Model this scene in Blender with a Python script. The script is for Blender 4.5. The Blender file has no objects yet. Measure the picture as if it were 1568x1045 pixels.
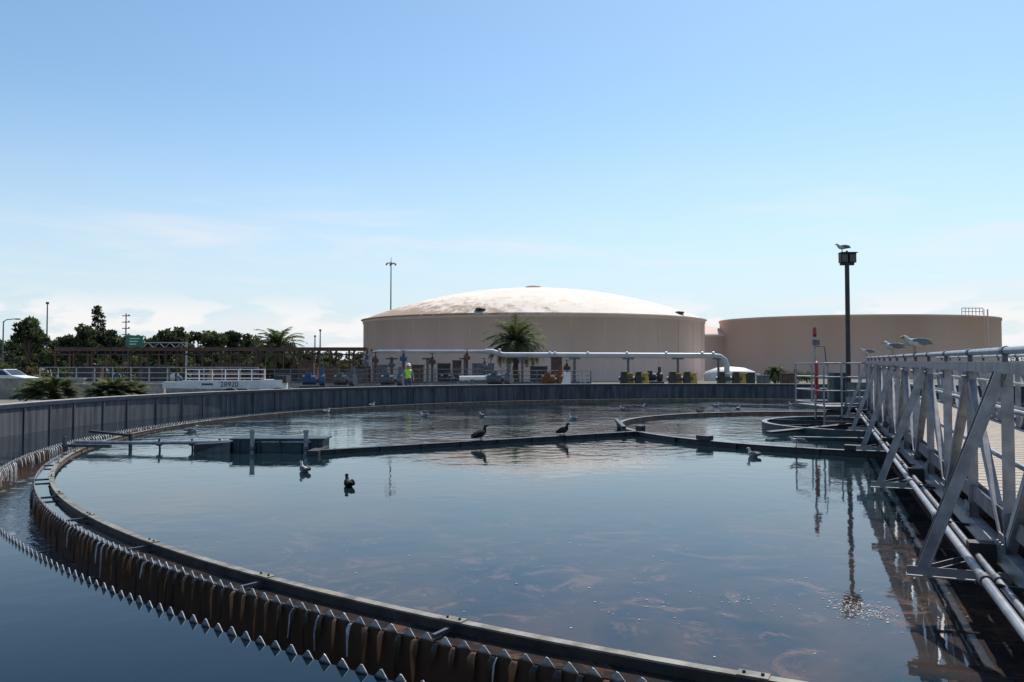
import bpy, math, random
from mathutils import Vector, Matrix
rnd = random.Random(11)
rad = math.radians
H = 1.66                      # eye height above the clarifier water (z = 0)
GZ = 0.05                     # ground level
CX, CY = 9.6, 20.96           # clarifier centre
def ex(u, d): return (u-784)/1220.0*d       # easting from surveyed bearing at distance d
def al(v, d): return H+(562-v)/1220.0*d     # height from surveyed elevation at distance d

scene = bpy.context.scene
world = bpy.data.worlds.new("World"); scene.world = world; world.use_nodes = True
SUN_AZ, SUN_EL = 28, 54
def build_world():
    nt = world.node_tree; nt.nodes.clear(); N = nt.nodes.new; L = nt.links.new
    out = N('ShaderNodeOutputWorld'); bg = N('ShaderNodeBackground'); bg.inputs[1].default_value = 0.14
    sky = N('ShaderNodeTexSky'); sky.sky_type = 'NISHITA'; sky.sun_disc = False
    sky.sun_elevation = rad(SUN_EL); sky.sun_rotation = rad(SUN_AZ)
    sky.air_density = 1.0; sky.dust_density = 0.5; sky.ozone_density = 1.7
    tint = N('ShaderNodeMix'); tint.data_type = 'RGBA'; tint.blend_type = 'MULTIPLY'; tint.inputs[0].default_value = 1
    L(sky.outputs[0], tint.inputs[6]); tint.inputs[7].default_value = (.93, 1.06, 1.07, 1)
    tc = N('ShaderNodeTexCoord'); sep = N('ShaderNodeSeparateXYZ'); L(tc.outputs['Generated'], sep.inputs[0])
    hz = N('ShaderNodeMapRange'); hz.interpolation_type = 'SMOOTHSTEP'; hz.inputs[1].default_value = .33; hz.inputs[2].default_value = -.03; hz.inputs[4].default_value = .92; L(sep.outputs[2], hz.inputs[0])
    mh = N('ShaderNodeMix'); mh.data_type = 'RGBA'; L(hz.outputs[0], mh.inputs[0]); L(tint.outputs[2], mh.inputs[6]); mh.inputs[7].default_value = (4.9, 5.55, 6.15, 1)
    mp = N('ShaderNodeMapping'); mp.inputs['Scale'].default_value = (9, 9, 24); mp.inputs['Location'].default_value = (2.0, 0, .3); L(tc.outputs['Generated'], mp.inputs[0])
    n1 = N('ShaderNodeTexNoise'); n1.inputs['Scale'].default_value = 1.6; n1.inputs['Detail'].default_value = 8; L(mp.outputs[0], n1.inputs[0])
    r1 = N('ShaderNodeMapRange'); r1.interpolation_type = 'SMOOTHSTEP'
    r1.inputs[1].default_value = .46; r1.inputs[2].default_value = .56; L(n1.outputs[0], r1.inputs[0])
    b1 = N('ShaderNodeMapRange'); b1.interpolation_type = 'SMOOTHSTEP'
    b1.inputs[1].default_value = .095; b1.inputs[2].default_value = .055; L(sep.outputs[2], b1.inputs[0])
    m1 = N('ShaderNodeMath'); m1.operation = 'MULTIPLY'; L(r1.outputs[0], m1.inputs[0]); L(b1.outputs[0], m1.inputs[1])
    mp2 = N('ShaderNodeMapping'); mp2.inputs['Scale'].default_value = (1.5, 1.5, 12); mp2.inputs['Location'].default_value = (1.1, .4, .7); L(tc.outputs['Generated'], mp2.inputs[0])
    n2 = N('ShaderNodeTexNoise'); n2.inputs['Scale'].default_value = 1.7; n2.inputs['Detail'].default_value = 8; n2.inputs['Roughness'].default_value = .55; n2.inputs['Distortion'].default_value = .5; L(mp2.outputs[0], n2.inputs[0])
    r2 = N('ShaderNodeMapRange'); r2.interpolation_type = 'SMOOTHSTEP'
    r2.inputs[1].default_value = .46; r2.inputs[2].default_value = .70; r2.inputs[4].default_value = .85; L(n2.outputs[0], r2.inputs[0])
    b2 = N('ShaderNodeMapRange'); b2.interpolation_type = 'SMOOTHSTEP'
    b2.inputs[1].default_value = .26; b2.inputs[2].default_value = .10; L(sep.outputs[2], b2.inputs[0])
    m2 = N('ShaderNodeMath'); m2.operation = 'MULTIPLY'; L(r2.outputs[0], m2.inputs[0]); L(b2.outputs[0], m2.inputs[1])
    mx1 = N('ShaderNodeMix'); mx1.data_type = 'RGBA'; L(m2.outputs[0], mx1.inputs[0]); L(mh.outputs[2], mx1.inputs[6]); mx1.inputs[7].default_value = (6.2, 6.3, 6.45, 1)
    m3 = N('ShaderNodeMath'); m3.operation = 'MULTIPLY'; m3.inputs[1].default_value = .85; L(m1.outputs[0], m3.inputs[0])
    mx2 = N('ShaderNodeMix'); mx2.data_type = 'RGBA'; L(m3.outputs[0], mx2.inputs[0]); L(mx1.outputs[2], mx2.inputs[6]); mx2.inputs[7].default_value = (6.9, 6.75, 6.75, 1)
    L(mx2.outputs[2], bg.inputs[0]); L(bg.outputs[0], out.inputs[0])
build_world()
sd = Vector((math.sin(rad(SUN_AZ))*math.cos(rad(SUN_EL)), math.cos(rad(SUN_AZ))*math.cos(rad(SUN_EL)), math.sin(rad(SUN_EL))))
sl = bpy.data.lights.new("sun", 'SUN'); sl.energy = 5.0; sl.angle = rad(.5); sl.color = (1, .94, .85)
so = bpy.data.objects.new("sun", sl); scene.collection.objects.link(so); so.rotation_euler = sd.to_track_quat('Z', 'Y').to_euler(); so.location = (0, 0, 50)
cam = bpy.data.cameras.new("camera"); cam.lens = 28.0; cam.sensor_width = 36; cam.clip_end = 6000; cam.clip_start = .05
co = bpy.data.objects.new("camera", cam); scene.collection.objects.link(co); co.location = (0, 0, H)
co.rotation_euler = (rad(90)+math.atan(39.5/1220), 0, 0); scene.camera = co
scene.view_settings.view_transform = 'Standard'; scene.view_settings.look = 'None'; scene.view_settings.exposure = 0

# ------------------------------------------------------------ materials
def mat(name, c1, c2=None, scale=3.0, rough=.6, metal=0., bump=0., bscale=None, stretch=(1,1,1), spec=.5, detail=5, lo=.35, hi=.65):
    m = bpy.data.materials.new(name); m.use_nodes = True; nt = m.node_tree; b = nt.nodes['Principled BSDF']
    b.inputs['Roughness'].default_value = rough; b.inputs['Metallic'].default_value = metal
    b.inputs['Specular IOR Level'].default_value = spec
    if c2 is None: c2 = tuple(x*.75 for x in c1)
    tc = nt.nodes.new('ShaderNodeTexCoord'); mp = nt.nodes.new('ShaderNodeMapping'); mp.inputs['Scale'].default_value = stretch
    nt.links.new(tc.outputs['Object'], mp.inputs[0])
    n = nt.nodes.new('ShaderNodeTexNoise'); n.inputs['Scale'].default_value = scale; n.inputs['Detail'].default_value = detail
    nt.links.new(mp.outputs[0], n.inputs[0])
    r = nt.nodes.new('ShaderNodeMapRange'); r.inputs[1].default_value = lo; r.inputs[2].default_value = hi; nt.links.new(n.outputs[0], r.inputs[0])
    x = nt.nodes.new('ShaderNodeMix'); x.data_type = 'RGBA'; x.inputs[6].default_value = (*c1, 1); x.inputs[7].default_value = (*c2, 1)
    nt.links.new(r.outputs[0], x.inputs[0]); nt.links.new(x.outputs[2], b.inputs['Base Color'])
    if bump:
        n2 = nt.nodes.new('ShaderNodeTexNoise'); n2.inputs['Scale'].default_value = bscale or scale*4; nt.links.new(mp.outputs[0], n2.inputs[0])
        bp = nt.nodes.new('ShaderNodeBump'); bp.inputs['Strength'].default_value = bump; bp.inputs['Distance'].default_value = .02
        nt.links.new(n2.outputs[0], bp.inputs['Height']); nt.links.new(bp.outputs[0], b.inputs['Normal'])
    return m

M = {}
M['concrete'] = mat('concrete', (.34,.32,.29), (.2,.19,.17), 2.5, .85, bump=.4, bscale=30)
M['wall_dark'] = mat('stained_concrete', (.10,.105,.115), (.03,.033,.038), 1.6, .7, stretch=(3,3,.35), bump=.3)
M['wall_top'] = mat('concrete_cap', (.36,.34,.32), (.2,.19,.18), 5, .8)
M['navy'] = mat('navy_band', (.022,.032,.055), (.015,.022,.038), 4, .5)
M['baffle'] = mat('fibreglass_baffle', (.27,.25,.21), (.09,.085,.065), 7, .6, bump=.2)
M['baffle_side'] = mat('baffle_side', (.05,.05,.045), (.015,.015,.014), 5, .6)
M['tide'] = mat('sludge_line', (.26,.15,.09), (.12,.07,.045), 5, .7)
M['alu'] = mat('galvanised_steel', (.36,.37,.39), (.22,.23,.25), 9, .38, .35)
M['alu_dk'] = mat('weathered_steel', (.14,.15,.165), (.07,.078,.09), 7, .5, .4)
M['deck'] = mat('deck', (.44,.37,.31), (.28,.24,.20), 12, .8, bump=.4, bscale=60)
M['black'] = mat('black_paint', (.015,.015,.018), (.03,.03,.03), 5, .5)
M['dark'] = mat('dark_metal', (.035,.038,.042), (.018,.02,.022), 5, .6)
M['teal'] = mat('teal_steel', (.03,.065,.075), (.015,.032,.038), 5, .5)
M['pink'] = mat('tank_wall_paint', (.72,.545,.47), (.64,.475,.405), .35, .8, stretch=(1,1,.15))
M['pink2'] = mat('tank_wall_paint_b', (.72,.52,.43), (.63,.44,.36), .12, .8, stretch=(1,1,.15))
M['white'] = mat('white_paint', (.72,.72,.71), (.6,.6,.59), 4, .45)
M['pipe'] = mat('pipe_paint', (.45,.46,.49), (.36,.37,.40), 1.5, .45)
M['brown'] = mat('brown_steel', (.12,.06,.04), (.06,.033,.027), 3, .7)
M['yellow'] = mat('yellow_panel', (.62,.42,.07), (.45,.3,.05), 3, .6)
M['red'] = mat('red_paint', (.5,.03,.02), (.35,.02,.02), 5, .45)
M['rust'] = mat('rust', (.22,.09,.035), (.09,.035,.015), 9, .85)
M['blue'] = mat('blue_paint', (.03,.08,.2), (.02,.055,.14), 3, .5)
M['green_sign'] = mat('green_sign', (.01,.16,.10), (.01,.14,.09), 3, .5)
M['glass'] = mat('dark_glass', (.02,.025,.03), (.03,.03,.035), 3, .1)
M['rubber'] = mat('rubber', (.02,.02,.02), (.03,.03,.03), 6, .8)
M['bark'] = mat('bark', (.13,.09,.06), (.06,.045,.03), 8, .9, bump=.6)
def leafmat(name, c, t=.3):
    m = mat(name, c, tuple(x*.6 for x in c), 1.2, .75, spec=.25); nt = m.node_tree; b = nt.nodes['Principled BSDF']
    tr = nt.nodes.new('ShaderNodeBsdfTranslucent'); tr.inputs[0].default_value = (c[0]*1.15, c[1]*1.2, c[2]*.8, 1)
    mx = nt.nodes.new('ShaderNodeMixShader'); mx.inputs[0].default_value = t
    nt.links.new(b.outputs[0], mx.inputs[1]); nt.links.new(tr.outputs[0], mx.inputs[2]); nt.links.new(mx.outputs[0], nt.nodes['Material Output'].inputs[0]); return m
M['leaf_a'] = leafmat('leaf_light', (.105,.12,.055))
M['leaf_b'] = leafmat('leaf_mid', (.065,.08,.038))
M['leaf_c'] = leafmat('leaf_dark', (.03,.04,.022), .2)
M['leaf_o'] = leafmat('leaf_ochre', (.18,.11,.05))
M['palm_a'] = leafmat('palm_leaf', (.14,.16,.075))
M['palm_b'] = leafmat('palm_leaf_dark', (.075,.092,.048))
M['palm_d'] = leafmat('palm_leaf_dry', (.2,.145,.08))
M['f_white'] = mat('feather_white', (.55,.54,.52), (.42,.41,.4), 20, .85)
M['f_grey'] = mat('feather_grey', (.20,.205,.22), (.13,.14,.15), 20, .85)
M['f_dark'] = mat('feather_dark', (.028,.024,.022), (.015,.013,.012), 25, .85, spec=.2)
M['f_brown'] = mat('feather_brown', (.06,.048,.04), (.03,.025,.022), 30, .85, spec=.2)
M['beak'] = mat('beak', (.35,.22,.05), (.3,.18,.04), 5, .5)
M['skin'] = mat('skin', (.35,.2,.14), (.3,.17,.12), 5, .6)
M['hivis'] = mat('hivis', (.5,.85,.06), (.45,.75,.05), 5, .7)
M['jeans'] = mat('jeans', (.05,.07,.13), (.035,.05,.1), 9, .8)
M['shirt'] = mat('shirt', (.12,.22,.42), (.1,.18,.35), 9, .8)
M['foam'] = mat('foam', (.55,.57,.6), (.22,.25,.28), 14, .4)  # weir foam; also colours part of the painted sun-glint flecks
M['fall_b'] = mat('algae_fall', (.27,.125,.05), (.05,.024,.012), 16, .35, stretch=(1,1,.25), lo=.42, hi=.58)
M['fall_d'] = mat('algae_fall_dark', (.028,.018,.012), (.010,.008,.006), 9, .35)
M['fleck'] = mat('scum_glint_fleck', (.4,.34,.27), (.2,.15,.1), 30, .7)  # scum specks and the painted sun-glint flecks

def dome_mat():
    m = mat('dome_concrete', (.86,.76,.66), (.76,.65,.55), .5, .85, bump=.2, bscale=2)
    nt = m.node_tree; b = nt.nodes['Principled BSDF']; N = nt.nodes.new; L = nt.links.new
    old = b.inputs['Base Color'].links[0].from_socket
    tc = N('ShaderNodeTexCoord'); n = N('ShaderNodeTexNoise'); n.inputs['Scale'].default_value = .8; n.inputs['Detail'].default_value = 12; n.inputs['Roughness'].default_value = .78
    L(tc.outputs['Object'], n.inputs[0]); sp = N('ShaderNodeSeparateXYZ'); L(tc.outputs['Object'], sp.inputs[0])
    zr = N('ShaderNodeMapRange'); zr.inputs[1].default_value = 10.4; zr.inputs[2].default_value = 7.7; L(sp.outputs[2], zr.inputs[0])
    xr = N('ShaderNodeMapRange'); xr.inputs[1].default_value = 12; xr.inputs[2].default_value = -15; L(sp.outputs[0], xr.inputs[0])
    mu = N('ShaderNodeMath'); mu.operation = 'MULTIPLY'; L(zr.outputs[0], mu.inputs[0]); L(xr.outputs[0], mu.inputs[1])
    ad = N('ShaderNodeMath'); ad.operation = 'MULTIPLY_ADD'; ad.inputs[1].default_value = .30; L(mu.outputs[0], ad.inputs[0]); L(n.outputs[0], ad.inputs[2])
    rr = N('ShaderNodeMapRange'); rr.inputs[1].default_value = .60; rr.inputs[2].default_value = .74; rr.inputs[4].default_value = .85; L(ad.outputs[0], rr.inputs[0])
    x = N('ShaderNodeMix'); x.data_type = 'RGBA'; L(rr.outputs[0], x.inputs[0]); L(old, x.inputs[6]); x.inputs[7].default_value = (.30,.19,.12,1)
    L(x.outputs[2], b.inputs['Base Color']); return m
M['dome'] = dome_mat()

def weir_mat():
    m = mat('weir_plate', (.52,.53,.53), (.30,.30,.29), 25, .5); nt = m.node_tree; b = nt.nodes['Principled BSDF']; N = nt.nodes.new; L = nt.links.new
    old = b.inputs['Base Color'].links[0].from_socket
    tc = N('ShaderNodeTexCoord'); sp = N('ShaderNodeSeparateXYZ'); L(tc.outputs['Object'], sp.inputs[0])
    n = N('ShaderNodeTexNoise'); n.inputs['Scale'].default_value = 6; L(tc.outputs['Object'], n.inputs[0])
    a = N('ShaderNodeMath'); a.operation = 'MULTIPLY_ADD'; a.inputs[1].default_value = .05; L(n.outputs[0], a.inputs[0]); L(sp.outputs[2], a.inputs[2])
    r = N('ShaderNodeMapRange'); r.inputs[1].default_value = .022; r.inputs[2].default_value = .042; L(a.outputs[0], r.inputs[0])
    x = N('ShaderNodeMix'); x.data_type = 'RGBA'; L(r.outputs[0], x.inputs[0]); x.inputs[6].default_value = (.05,.028,.016,1); L(old, x.inputs[7])
    L(x.outputs[2], b.inputs['Base Color']); return m
M['weir'] = weir_mat()

def water_mat(name, base, kind):
    m = bpy.data.materials.new(name); m.use_nodes = True; nt = m.node_tree; b = nt.nodes['Principled BSDF']; N = nt.nodes.new; L = nt.links.new
    b.inputs['Roughness'].default_value = .025; b.inputs['IOR'].default_value = 1.333
    tc = N('ShaderNodeTexCoord')
    sp = N('ShaderNodeSeparateXYZ'); L(tc.outputs['Object'], sp.inputs[0])
    n = N('ShaderNodeTexNoise'); n.inputs['Scale'].default_value = 2.8; n.inputs['Detail'].default_value = 4; L(tc.outputs['Object'], n.inputs[0])
    nb = N('ShaderNodeTexNoise'); nb.inputs['Scale'].default_value = .35; nb.inputs['Detail'].default_value = 2; L(tc.outputs['Object'], nb.inputs[0])
    mr = N('ShaderNodeMapRange'); mr.inputs[1].default_value = .4; mr.inputs[2].default_value = .68; mr.inputs[3].default_value = .3; mr.inputs[4].default_value = .9; L(nb.outputs[0], mr.inputs[0])
    fy = N('ShaderNodeMapRange'); fy.inputs[1].default_value = 11; fy.inputs[2].default_value = 23; fy.inputs[3].default_value = .36; fy.inputs[4].default_value = 3.2; L(sp.outputs[1], fy.inputs[0])
    mu0 = N('ShaderNodeMath'); mu0.operation = 'MULTIPLY'; L(mr.outputs[0], mu0.inputs[0]); L(fy.outputs[0], mu0.inputs[1])
    mu = N('ShaderNodeMath'); mu.operation = 'MULTIPLY'; L(n.outputs[0], mu.inputs[0]); L(mu0.outputs[0], mu.inputs[1])
    bp = N('ShaderNodeBump'); bp.inputs['Strength'].default_value = 1; bp.inputs['Distance'].default_value = .010
    L(mu.outputs[0], bp.inputs['Height']); L(bp.outputs[0], b.inputs['Normal'])
    if kind == 'main':
        n3 = N('ShaderNodeTexNoise'); n3.inputs['Scale'].default_value = .9; n3.inputs['Detail'].default_value = 8; n3.inputs['Roughness'].default_value = .65; n3.inputs['Distortion'].default_value = .8; L(tc.outputs['Object'], n3.inputs[0])
        r3 = N('ShaderNodeMapRange'); r3.inputs[1].default_value = .34; r3.inputs[2].default_value = .62; L(n3.outputs[0], r3.inputs[0])
        yr = N('ShaderNodeMapRange'); yr.inputs[1].default_value = 10; yr.inputs[2].default_value = 4.5; L(sp.outputs[1], yr.inputs[0])
        mm = N('ShaderNodeMath'); mm.operation = 'MULTIPLY'; L(r3.outputs[0], mm.inputs[0]); L(yr.outputs[0], mm.inputs[1])
        x = N('ShaderNodeMix'); x.data_type = 'RGBA'; L(mm.outputs[0], x.inputs[0]); x.inputs[6].default_value = (*base, 1); x.inputs[7].default_value = (.066,.043,.033, 1)
        n4 = N('ShaderNodeTexNoise'); n4.inputs['Scale'].default_value = 1.8; n4.inputs['Detail'].default_value = 10; n4.inputs['Roughness'].default_value = .72; n4.inputs['Distortion'].default_value = 1.6; L(tc.outputs['Object'], n4.inputs[0])
        r4 = N('ShaderNodeMapRange'); r4.inputs[1].default_value = .53; r4.inputs[2].default_value = .62; r4.inputs[4].default_value = .75; L(n4.outputs[0], r4.inputs[0])
        mm4 = N('ShaderNodeMath'); mm4.operation = 'MULTIPLY'; L(r4.outputs[0], mm4.inputs[0]); L(yr.outputs[0], mm4.inputs[1])
        x2 = N('ShaderNodeMix'); x2.data_type = 'RGBA'; L(mm4.outputs[0], x2.inputs[0]); L(x.outputs[2], x2.inputs[6]); x2.inputs[7].default_value = (.16,.09,.062,1)
        L(x2.outputs[2], b.inputs['Base Color'])
        rg = N('ShaderNodeMapRange'); rg.inputs[3].default_value = .025; rg.inputs[4].default_value = .2; L(mm4.outputs[0], rg.inputs[0]); L(rg.outputs[0], b.inputs['Roughness'])
    else:
        b.inputs['Base Color'].default_value = (*base, 1); b.inputs['IOR'].default_value = 1.24
    return m
M['water'] = water_mat('clarifier_water', (.008,.018,.024), 'main')
M['water_o'] = water_mat('channel_water', (.002,.010,.018), 'outer')
M['water_l'] = mat('launder_water', (.012,.016,.02), (.35,.38,.40), 5, .2, bump=.8, bscale=12, lo=.55, hi=.8)

# ------------------------------------------------------------ mesh builder
class MB:
    def __init__(s): s.v=[]; s.f=[]; s.m=[]; s.s=[]; s.mats=[]
    def mi(s, k):
        if k not in s.mats: s.mats.append(k)
        return s.mats.index(k)
    def add(s, vs, fs, k, smooth=False):
        o = len(s.v); s.v.extend(tuple(v) for v in vs); i = s.mi(k)
        for f in fs: s.f.append(tuple(a+o for a in f)); s.m.append(i); s.s.append(smooth)
    def box(s, c, d, k, rz=0.):
        x,y,z = d[0]/2, d[1]/2, d[2]/2; ca, sa = math.cos(rz), math.sin(rz)
        vs = []
        for a,b,e in ((-x,-y,-z),(x,-y,-z),(x,y,-z),(-x,y,-z),(-x,-y,z),(x,-y,z),(x,y,z),(-x,y,z)):
            vs.append((c[0]+a*ca-b*sa, c[1]+a*sa+b*ca, c[2]+e))
        s.add(vs, [(0,3,2,1),(4,5,6,7),(0,1,5,4),(1,2,6,5),(2,3,7,6),(3,0,4,7)], k)
    def beam(s, p, q, w, h, k):
        p=Vector(p); q=Vector(q); t=(q-p).normalized(); up=Vector((0,0,1))
        if abs(t.z)>.95: up=Vector((.36,.93,0))
        a=t.cross(up).normalized(); b=a.cross(t).normalized(); vs=[]
        for e in (p,q):
            for i,j in ((-1,-1),(1,-1),(1,1),(-1,1)): vs.append(e+a*i*w/2+b*j*h/2)
        s.add(vs, [(0,1,2,3),(7,6,5,4),(0,4,5,1),(1,5,6,2),(2,6,7,3),(3,7,4,0)], k)
    def angle(s, p, q, w, k, flip=1):
        p=Vector(p); q=Vector(q); t=(q-p).normalized(); up=Vector((0,0,1))
        if abs(t.z)>.95: up=Vector((.36,.93,0))
        a=t.cross(up).normalized(); b=a.cross(t).normalized(); th=.008
        for (d1,d2,w1,w2) in ((a,b,w,th),(b,a,w-th*1.2,th)):
            o = (b*(-w/2) if d1 is a else b*(th*.6)+a*(-w/2*flip)); vs=[]
            for e in (p,q):
                for i,j in ((-1,-1),(1,-1),(1,1),(-1,1)): vs.append(e+o+d1*i*w1/2+d2*j*w2/2)
            s.add(vs, [(0,1,2,3),(7,6,5,4),(0,4,5,1),(1,5,6,2),(2,6,7,3),(3,7,4,0)], k)
    def tube(s, pts, r, k, n=8, caps=True):
        pts=[Vector(p) for p in pts]; m=len(pts); rs = r if isinstance(r,(list,tuple)) else [r]*m
        vs=[]; ref=None
        for i,p in enumerate(pts):
            t=(pts[min(i+1,m-1)]-pts[max(i-1,0)]).normalized()
            if ref is None: ref = Vector((0,0,1)) if abs(t.z)<.9 else Vector((1,0,0))
            a=t.cross(ref)
            if a.length<1e-4: a=t.cross(Vector((.3,.8,.5)))
            a.normalize(); b=a.cross(t).normalized(); ref=b
            for j in range(n):
                g=2*math.pi*j/n; vs.append(p+(a*math.cos(g)+b*math.sin(g))*rs[i])
        fs=[]
        for i in range(m-1):
            for j in range(n): fs.append((i*n+j, i*n+(j+1)%n, (i+1)*n+(j+1)%n, (i+1)*n+j))
        s.add(vs, fs, k, True)
        if caps: s.add([vs[j] for j in range(n)], [tuple(range(n))[::-1]], k); s.add([vs[(m-1)*n+j] for j in range(n)], [tuple(range(n))], k)
    def ring(s, c, r0, r1, z0, z1, k, n=192, ktop=None, kin=None, a0=0., a1=2*math.pi):
        full = abs(a1-a0-2*math.pi)<1e-6; cnt = n if full else n+1; vs=[]
        for i in range(cnt):
            a=a0+(a1-a0)*i/n; x,y=math.cos(a),math.sin(a)
            vs += [(c[0]+x*r0,c[1]+y*r0,z0),(c[0]+x*r0,c[1]+y*r0,z1),(c[0]+x*r1,c[1]+y*r1,z1),(c[0]+x*r1,c[1]+y*r1,z0)]
        for idx,kk in ((0,kin or k),(1,ktop or k),(2,k)):
            fs=[]
            for i in range(n):
                j=(i+1)%cnt; fs.append((i*4+idx, j*4+idx, j*4+idx+1, i*4+idx+1))
            s.add(vs, fs, kk, idx!=1)
        if not full: s.add(vs[:4],[(0,1,2,3)],k); s.add(vs[-4:],[(3,2,1,0)],k)
    def ell(s, c, r, k, nu=12, nv=8, R=None):
        vs=[]; fs=[]
        for i in range(nv+1):
            ph=math.pi*i/nv
            for j in range(nu):
                th=2*math.pi*j/nu; p=Vector((r[0]*math.sin(ph)*math.cos(th), r[1]*math.sin(ph)*math.sin(th), r[2]*math.cos(ph)))
                if R: p=R@p
                vs.append((c[0]+p.x,c[1]+p.y,c[2]+p.z))
        for i in range(nv):
            for j in range(nu): fs.append((i*nu+j,(i+1)*nu+j,(i+1)*nu+(j+1)%nu,i*nu+(j+1)%nu))
        s.add(vs,fs,k,True)
    def lathe(s, c, prof, k, n=48, sx=1., sy=1.):
        vs=[]; fs=[]; m=len(prof)
        for r,z in prof:
            for j in range(n):
                a=2*math.pi*j/n; vs.append((c[0]+r*sx*math.cos(a), c[1]+r*sy*math.sin(a), z))
        for i in range(m-1):
            for j in range(n): fs.append((i*n+j,i*n+(j+1)%n,(i+1)*n+(j+1)%n,(i+1)*n+j))
        s.add(vs,fs,k,True)
    def obj(s, name, loc=(0,0,0), rz=0., sc=1.):
        me=bpy.data.meshes.new(name); me.from_pydata(s.v,[],s.f); me.update()
        for k in s.mats: me.materials.append(M[k] if isinstance(k,str) else k)
        me.polygons.foreach_set('material_index', s.m); me.polygons.foreach_set('use_smooth', s.s)
        o=bpy.data.objects.new(name, me); scene.collection.objects.link(o); o.location=loc; o.rotation_euler=(0,0,rz); o.scale=(sc,)*3
        return o

RB, RI, RO, RW = 18.76, 18.98, 19.58, 21.75
def ground():
    M['ground']=mat('ground', (.17,.16,.13), (.075,.08,.045), .12, .95, bump=.3, bscale=3, detail=8)
    b=MB(); radii=[RW+.42,24,30,45,80,160,400,1200,4000]; n=128; vs=[];fs=[]
    for r in radii:
        for j in range(n):
            a=2*math.pi*j/n; vs.append((CX+r*math.cos(a),CY+r*math.sin(a),GZ))
    for i in range(len(radii)-1):
        for j in range(n): fs.append((i*n+j,(i+1)*n+j,(i+1)*n+(j+1)%n,i*n+(j+1)%n))
    b.add(vs,fs,'ground'); b.obj('ground')
ground()

# ------------------------------------------------------------ clarifier
def disc(b, r0, r1, z, k, n=192):
    vs=[];fs=[]
    for r in (r0,r1):
        for j in range(n):
            a=2*math.pi*j/n; vs.append((CX+r*math.cos(a),CY+r*math.sin(a),z))
    for j in range(n): fs.append((j,n+j,n+(j+1)%n,(j+1)%n))
    b.add(vs,fs,k)
def disc0(b, r1, z, k, n=192):
    vs=[(CX+r1*math.cos(2*math.pi*j/n),CY+r1*math.sin(2*math.pi*j/n),z) for j in range(n)]; b.add(vs,[tuple(range(n))],k)
b=MB(); disc0(b,RI,0,'water',256); b.obj('clarifier_water')
b=MB(); disc(b,RO,RW,0,'water_o',256); b.obj('channel_water')
b=MB(); disc(b,RI,RO,-.36,'water_l',400); b.obj('launder_water')
b=MB()
b.ring((CX,CY),RW,RW+.38,-.3,.655,'concrete',256,kin='wall_dark')
b.ring((CX,CY),RW-.04,RW+.42,.657,.76,'wall_top',256,kin='navy')
for i in range(110):
    a=2*math.pi*(i+rnd.uniform(-.1,.1))/110; r=RW-.01; b.box((CX+r*math.cos(a),CY+r*math.sin(a),.32),(.04,.05,.66),'wall_dark',a)
b.obj('clarifier_wall')
b=MB()
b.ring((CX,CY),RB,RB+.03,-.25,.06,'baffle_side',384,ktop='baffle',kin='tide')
b.ring((CX,CY),RB-.02,RB+.045,.062,.074,'baffle',384)
for i in range(64):
    a=2*math.pi*(i+.3)/64; r=RB+.014; b.box((CX+r*math.cos(a),CY+r*math.sin(a),.078),(.08,.16,.008),'baffle',a)
    for s_ in (-.0025,.0025): b.tube([(CX+(r)*math.cos(a+s_),CY+(r)*math.sin(a+s_),.08),(CX+(r)*math.cos(a+s_),CY+(r)*math.sin(a+s_),.095)],.009,'dark',6)
    p=(CX+RB*math.cos(a),CY+RB*math.sin(a),.03); q=(CX+RI*math.cos(a),CY+RI*math.sin(a),.03); b.beam(p,q,.025,.025,'alu_dk')
b.obj('scum_baffle')
def weir(b, R_, n, sgn, falls, frng):
    th=.006; w=2*math.pi/n; vs=[];fs=[]
    for i in range(n):
        a=i*w
        for (aa,z) in ((a,.046),(a+.10*w,.046),(a+.50*w,-.016),(a+.60*w,-.016)):
            jz = z + (rnd.uniform(-.007,.005) if z>0 else 0)
            for rr in (R_,R_+th):
                vs.append((CX+rr*math.cos(aa),CY+rr*math.sin(aa),jz)); vs.append((CX+rr*math.cos(aa),CY+rr*math.sin(aa),-.42))
    m=4*n
    for i in range(m):
        j=(i+1)%m; A=i*4; B=j*4
        fs += [(A,A+1,B+1,B),(A+2,B+2,B+3,A+3),(A,B,B+2,A+2)]
    b.add(vs,fs,'weir')
    for i in range(n):
        nst = 1 if rnd.random()<.6 else 2
        for q_ in range(nst):
            a=(i+.55+(rnd.uniform(-.25,.25) if q_ else rnd.uniform(-.04,.04)))*w; ww=rnd.uniform(.03,.06) if q_==0 else rnd.uniform(.012,.025)
            k=rnd.choices(falls,frng)[0]; L0=rnd.uniform(.14,.36)
            prof=[(0,-.004,.5),(.014,-.012,.8),(.026,-.04,1.),(.033+.01*q_,-.11,.7),(.036+.01*q_,-L0,.2)]
            vs=[];fs=[]
            for (dr,z,q) in prof:
                rr=R_+(th if sgn>0 else 0)+sgn*(dr); jj=rnd.uniform(-.0004,.0004)
                for e in (-.5,0,.5):
                    aa=a+e*ww*q*rnd.uniform(.8,1.2)/R_+jj; r2=rr+sgn*(.008 if e==0 else 0)
                    vs.append((CX+r2*math.cos(aa),CY+r2*math.sin(aa),z))
            for r_ in range(4):
                for c_ in range(2): A=r_*3+c_; fs.append((A,A+1,A+4,A+3))
            b.add(vs,fs,k,True)
b=MB(); weir(b,RI,860,1,['fall_b','fall_d','foam'],[.6,.30,.10]); b.ring((CX,CY),RI-.03,RI-.004,-.5,-.06,'fall_d',256)
weir(b,RO,890,-1,['foam','fall_d','fall_b'],[.6,.25,.15]); b.ring((CX,CY),RI,RO,-.5,-.45,'dark',192)
b.obj('launder_weir')

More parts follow.
